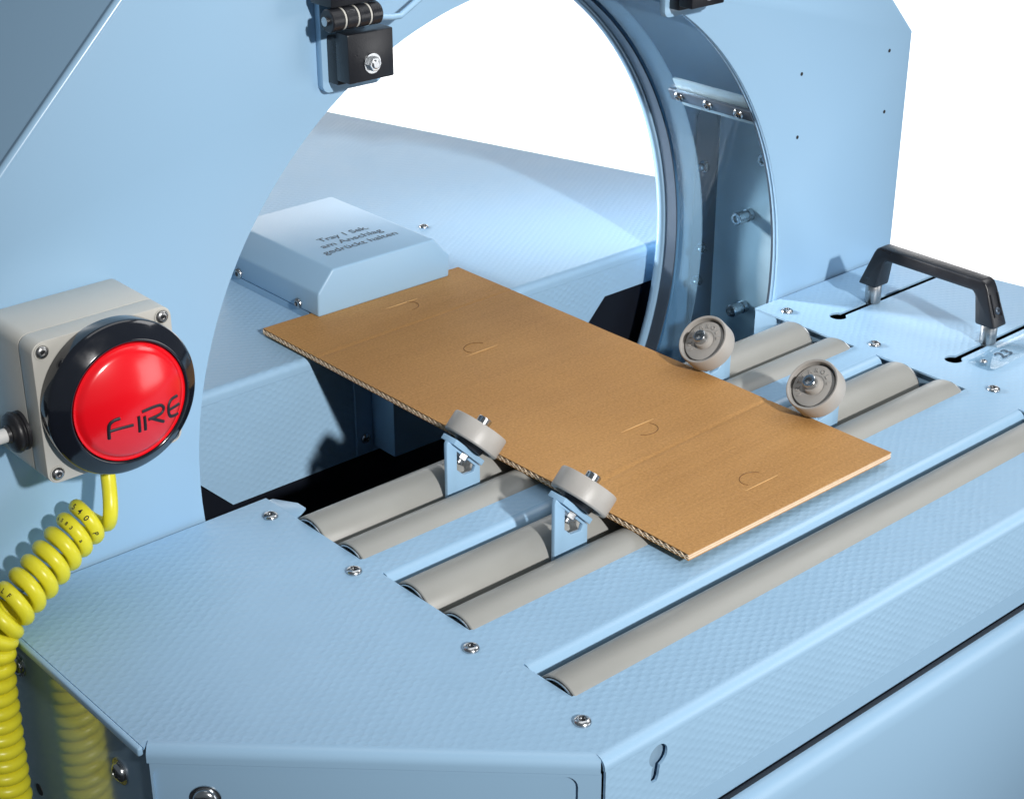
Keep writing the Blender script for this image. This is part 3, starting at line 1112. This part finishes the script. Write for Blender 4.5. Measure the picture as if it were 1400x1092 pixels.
# ------------------------------------------------------------------ pull handle
hd = thing('pull_handle', 'black plastic bow handle on two steel posts beside the rollers', 'handle', (0.704, -0.01, 0))
HY0, HY1 = 0.0585, -0.0815
hx = 0.704
prof_h = [(HY0 + 0.0125, 0.0205), (HY0 - 0.0020, 0.0575), (HY0 - 0.0050, 0.0625), (HY0 - 0.0095, 0.0650), (HY1 + 0.0095, 0.0650), (HY1 + 0.0050, 0.0625), (HY1 + 0.0020, 0.0575), (HY1 - 0.0125, 0.0205),
          (HY1 + 0.0100, 0.0205), (HY1 + 0.0150, 0.0480), (HY1 + 0.0185, 0.0520), (HY0 - 0.0185, 0.0520), (HY0 - 0.0150, 0.0480), (HY0 - 0.0100, 0.0205)]
bm = nb()
prism(bm, prof_h, [], YZ, hx - 0.0100, hx + 0.0100)
for v in bm.verts:
    k = (v.co.z - 0.0205) / 0.0445
    v.co.x = hx + (v.co.x - hx) * (1.12 - 0.26 * min(1, k * 1.3))
grip = obj('grip', bm, 'black', hd, bevel=0.0022, seg=3)
# sunk screw pocket on the near foot


def slope_pt(s, x, off):
    a = Vector((hx, HY1 - 0.0125, 0.0205)); c = Vector((hx, HY1 + 0.0020, 0.0575))
    d = (c - a)
    nrm = Vector((0, -d.z, d.y)).normalized()
    return a + d * s + Vector((x, 0, 0)) + nrm * off


bm = nb()
for x0, x1 in ((-0.0065, -0.0048), (0.0048, 0.0065)):
    vs_ = [bm.verts.new(slope_pt(s, x, off)) for s in (0.28, 0.86) for x in (x0, x1) for off in (-0.001, 0.0011)]
    for f in ((0, 1, 3, 2), (4, 6, 7, 5), (0, 4, 5, 1), (2, 3, 7, 6), (0, 2, 6, 4), (1, 5, 7, 3)):
        bm.faces.new([vs_[i] for i in f])
obj('pocket_rim', bm, 'black', grip)
sp_ = slope_pt(0.42, 0, 0.0)
screw(sp_, grip, slope_pt(0.42, 0, 1) - sp_, 0.6, 'screw', 'dark_steel')
for y in (HY0, HY1):
    bm = nb()
    lathe(bm, [(0.0, -0.029), (0.0064, -0.029), (0.0064, 0.0006), (0.0078, 0.0008), (0.0082, 0.0014), (0.0082, 0.0196), (0.0076, 0.0205), (0.0, 0.0205)], (hx, y, 0), (0, 0, 1), 32)
    obj('post', bm, 'steel_dull', hd, 35)

# ------------------------------------------------------------------ fire button
fb = thing('push_button', 'big red dome push button lettered FIRE on a grey box on the arch panel', 'push button', (-0.1595, 0.1315, 0.168))
bx0, bx1, bz0, bz1 = -0.2120, -0.1072, 0.1158, 0.2208
bm = nb()
prism(bm, rrect(bx0, bx1, bz0, bz1, 0.008), [], XZ, 0.0810, 0.1313)
bb = obj('box_base', bm, 'abs', fb, bevel=0.0006)
bm = nb()
prism(bm, rrect(bx0 + 0.0008, bx1 - 0.0008, bz0 + 0.0008, bz1 - 0.0008, 0.008), [], XZ, 0.0798, 0.0812)
obj('seal', bm, 'recess', bb)
bm = nb()
prism(bm, rrect(bx0, bx1, bz0, bz1, 0.008), [], XZ, 0.0615, 0.0800)
lid = obj('box_lid', bm, 'abs', fb, bevel=0.0024, seg=3)
for x in (bx0 + 0.0072, bx1 - 0.0072):
    for z in (bz0 + 0.0072, bz1 - 0.0072):
        bm = nb()
        lathe(bm, [(0.0056, 0.0001), (0.0056, 0.0007), (0.0049, 0.0007), (0.0047, -0.0005), (0.0, -0.0005)], (x, 0.0615, z), (0, -1, 0), 24)
        obj('screw_collar', bm, 'abs', lid, 30)
        screw((x, 0.0613, z), lid, (0, -1, 0), 0.72, 'screw', 'steel_dull')
BCX, BCZ = -0.1563, 0.1695
BC = (BCX, 0.0, BCZ)
bm = nb()
lathe(bm, [(0.0540, -0.0613), (0.0552, -0.0606), (0.0562, -0.0500), (0.0560, -0.0482), (0.0550, -0.0468), (0.0534, -0.0458), (0.0455, -0.0392), (0.0446, -0.0388), (0.0436, -0.0390), (0.0430, -0.0400), (0.0430, -0.0470), (0.0, -0.0470)], BC, (0, -1, 0), 96)
obj('collar', bm, 'black_gloss', fb, 50)
DR, DY0, DY1 = 0.0424, 0.0392, 0.0285
RS = (DR ** 2 + (DY0 - DY1) ** 2) / (2 * (DY0 - DY1))
dome_y = lambda r: DY1 + RS - math.sqrt(RS * RS - r * r)
bm = nb()
pr = [(DR, -0.0460), (DR, -DY0 - 0.0001), (0.0418, -DY0 - 0.0010), (0.0405, -DY0 - 0.0010), (0.0398, -DY0 - 0.0004)]
pr += [(0.0385 * (1 - i / 14), -dome_y(0.0385 * (1 - i / 14))) for i in range(15)]
lathe(bm, pr, BC, (0, -1, 0), 96)
dm = obj('dome', bm, 'red', fb, 40)
STR = {
    'F': [[(-17.4, -18.0), (-17.6, -11.0), (-16.8, -7.2), (-14.0, -5.2), (-10.0, -4.6)], [(-17.5, -12.4), (-10.5, -11.8), (-1.6, -12.0)]],
    'I': [[(2.4, -6.8), (3.0, -18.8)]],
    'R': [[(7.2, -18.8), (6.6, -8.2)], [(5.0, -4.6), (13.0, -4.2), (19.0, -5.0), (21.6, -7.6), (20.6, -10.4), (17.0, -11.6), (9.4, -11.8)], [(12.0, -12.0), (21.6, -18.4)]],
    'E': [[(34.0, -4.6), (29.0, -4.8), (26.2, -7.6), (25.8, -12.4), (27.4, -16.8), (31.0, -18.2), (34.5, -18.4)], [(26.6, -11.6), (35.6, -11.4)]],
}


def smooth_path(pts_, k=6):
    out_ = []
    q = [Vector((a_, c_)) for a_, c_ in pts_]
    for i in range(len(q) - 1):
        p0 = q[max(i - 1, 0)]; p1 = q[i]; p2 = q[i + 1]; p3 = q[min(i + 2, len(q) - 1)]
        for j in range(k):
            t = j / k
            out_.append(0.5 * ((2 * p1) + (p2 - p0) * t + (2 * p0 - 5 * p1 + 4 * p2 - p3) * t * t + (3 * p1 - p0 - 3 * p2 + p3) * t ** 3))
    out_.append(q[-1])
    return out_


for ch, strokes in STR.items():
    bm = nb()
    for st in strokes:
        pts_ = []
        for p in smooth_path(st):
            x, z = p.x * 0.00106 - 0.0032, p.y * 0.00106 + 0.0008
            r_ = min(math.hypot(x, z), 0.0384)
            pts_.append((BCX + x, dome_y(r_) + 0.0004, BCZ + z))
        tube(bm, pts_, 0.00135, 8)
    obj('letter', bm, 'ink', dm, 60)
# black grommet with white lead on the left side, grey gland below
bm = nb()
gy, gz = 0.0915, 0.1475
lathe(bm, [(0.0140, 0.0), (0.0140, 0.0022), (0.0128, 0.0028), (0.0128, 0.0036), (0.0142, 0.0044), (0.0148, 0.0066), (0.0136, 0.0090), (0.0098, 0.0104), (0.0066, 0.0106), (0.0062, 0.0128), (0.0, 0.0128)], (bx0, gy, gz), (-1, 0, 0), 40)
obj('grommet', bm, 'rubber', fb, 60)
bm = nb()
tube(bm, [(bx0 - 0.012, gy, gz), (bx0 - 0.030, gy, gz), (bx0 - 0.045, gy - 0.001, gz - 0.0005), (bx0 - 0.075, gy - 0.003, gz - 0.004), (bx0 - 0.12, gy - 0.004, gz - 0.03), (bx0 - 0.14, gy - 0.004, gz - 0.09)], 0.0052, 14)
obj('white_lead', bm, 'white', fb, 60)
GX, GY = -0.1525, 0.0935
bm = nb()
lathe(bm, [(0.0155, 0.0), (0.0155, 0.0120), (0.0135, 0.0165), (0.0090, 0.0178), (0.0, 0.0178)], (GX, GY, bz0), (0, 0, -1), 28)
obj('gland', bm, 'abs', fb, 40)

# ------------------------------------------------------------------ yellow spiral cable
AX = [Vector(p) for p in ((-0.1640, 0.0920, 0.0670), (-0.1900, 0.0880, 0.0540), (-0.2200, 0.0810, 0.0385), (-0.2470, 0.0750, 0.0250), (-0.2620, 0.0750, 0.0080), (-0.2680, 0.0750, -0.0200), (-0.2690, 0.0755, -0.0600), (-0.2695, 0.0760, -0.1200), (-0.2700, 0.0760, -0.2600))]


def catmull(q, k):
    out_ = []
    for i in range(len(q) - 1):
        p0 = q[max(i - 1, 0)]; p1 = q[i]; p2 = q[i + 1]; p3 = q[min(i + 2, len(q) - 1)]
        for j in range(k):
            t = j / k
            out_.append(0.5 * ((2 * p1) + (p2 - p0) * t + (2 * p0 - 5 * p1 + 4 * p2 - p3) * t * t + (3 * p1 - p0 - 3 * p2 + p3) * t ** 3))
    out_.append(q[-1])
    return out_


axp = catmull(AX, 60)
helix = []
CR, TRD = 0.0125, 0.0054
u = Vector((0, 0, 1))
phase = R(-60)
for i, p in enumerate(axp):
    a = axp[max(i - 1, 0)]; c = axp[min(i + 1, len(axp) - 1)]
    t = (c - a).normalized()
    u = (u - t * u.dot(t)).normalized()
    v = t.cross(u)
    if i < len(axp) - 1:
        seg = (axp[i + 1] - p).length
        steps = max(2, int(seg / 0.0004))
        for s in range(steps):
            q = p.lerp(axp[i + 1], s / steps)
            helix.append(q + (u * math.cos(phase) + v * math.sin(phase)) * CR)
            pit = 0.0128 if q.z > 0.018 else (0.0112 if q.z < -0.02 else 0.0118)
            phase -= 2 * math.pi * (seg / steps) / pit
helix = helix[::1]
h0 = 16
pA, pB = Vector((GX, GY, bz0 - 0.012)), helix[h0]
tA_, tB_ = Vector((0, 0, -0.055)), (helix[h0 + 1] - helix[h0 - 1]).normalized() * 0.060
lead = []
for i in range(40):
    t = i / 40
    lead.append(pA * (2 * t ** 3 - 3 * t * t + 1) + tA_ * (t ** 3 - 2 * t * t + t) + pB * (-2 * t ** 3 + 3 * t * t) + tB_ * (t ** 3 - t * t))
hpath = lead + helix[h0:]
cable = nb()
tube(cable, hpath, TRD, 14)
cab = thing('coiled_cable', 'yellow coiled spiral cable hanging from the button box past the table corner', 'cable', (-0.28, 0.04, -0.26))
cj = obj('jacket', cable, 'yellow', cab, 60)


def cable_text(body, start, step, size):
    for k, ch in enumerate(body):
        i = start + k * step
        if ch == ' ' or i + 2 >= len(helix):
            continue
        p = helix[i]
        t = (helix[i + 2] - helix[i - 2]).normalized()
        q = Vector((-0.55, -0.72, 0.42))
        nrm = (q - t * q.dot(t)).normalized()
        up = nrm.cross(t)
        g = text_bm(ch, size, 'CENTER', 0.0, 0.00008)
        mtx = Matrix((t, up, nrm)).transposed().to_4x4()
        mtx.translation = p + nrm * (TRD + 0.00015) - up * size * 0.35
        bmesh.ops.transform(g, matrix=mtx, verts=g.verts)
        obj('cable_print', g, 'ink', cj)


HELIX_TEXT = [('540 P', 53, 3, 0.0060), ('6583', 97, 2, 0.0038), ('a', 108, 3, 0.0042), ('OLF', 327, 3, 0.0048)]
for a_ in HELIX_TEXT:
    cable_text(*a_)
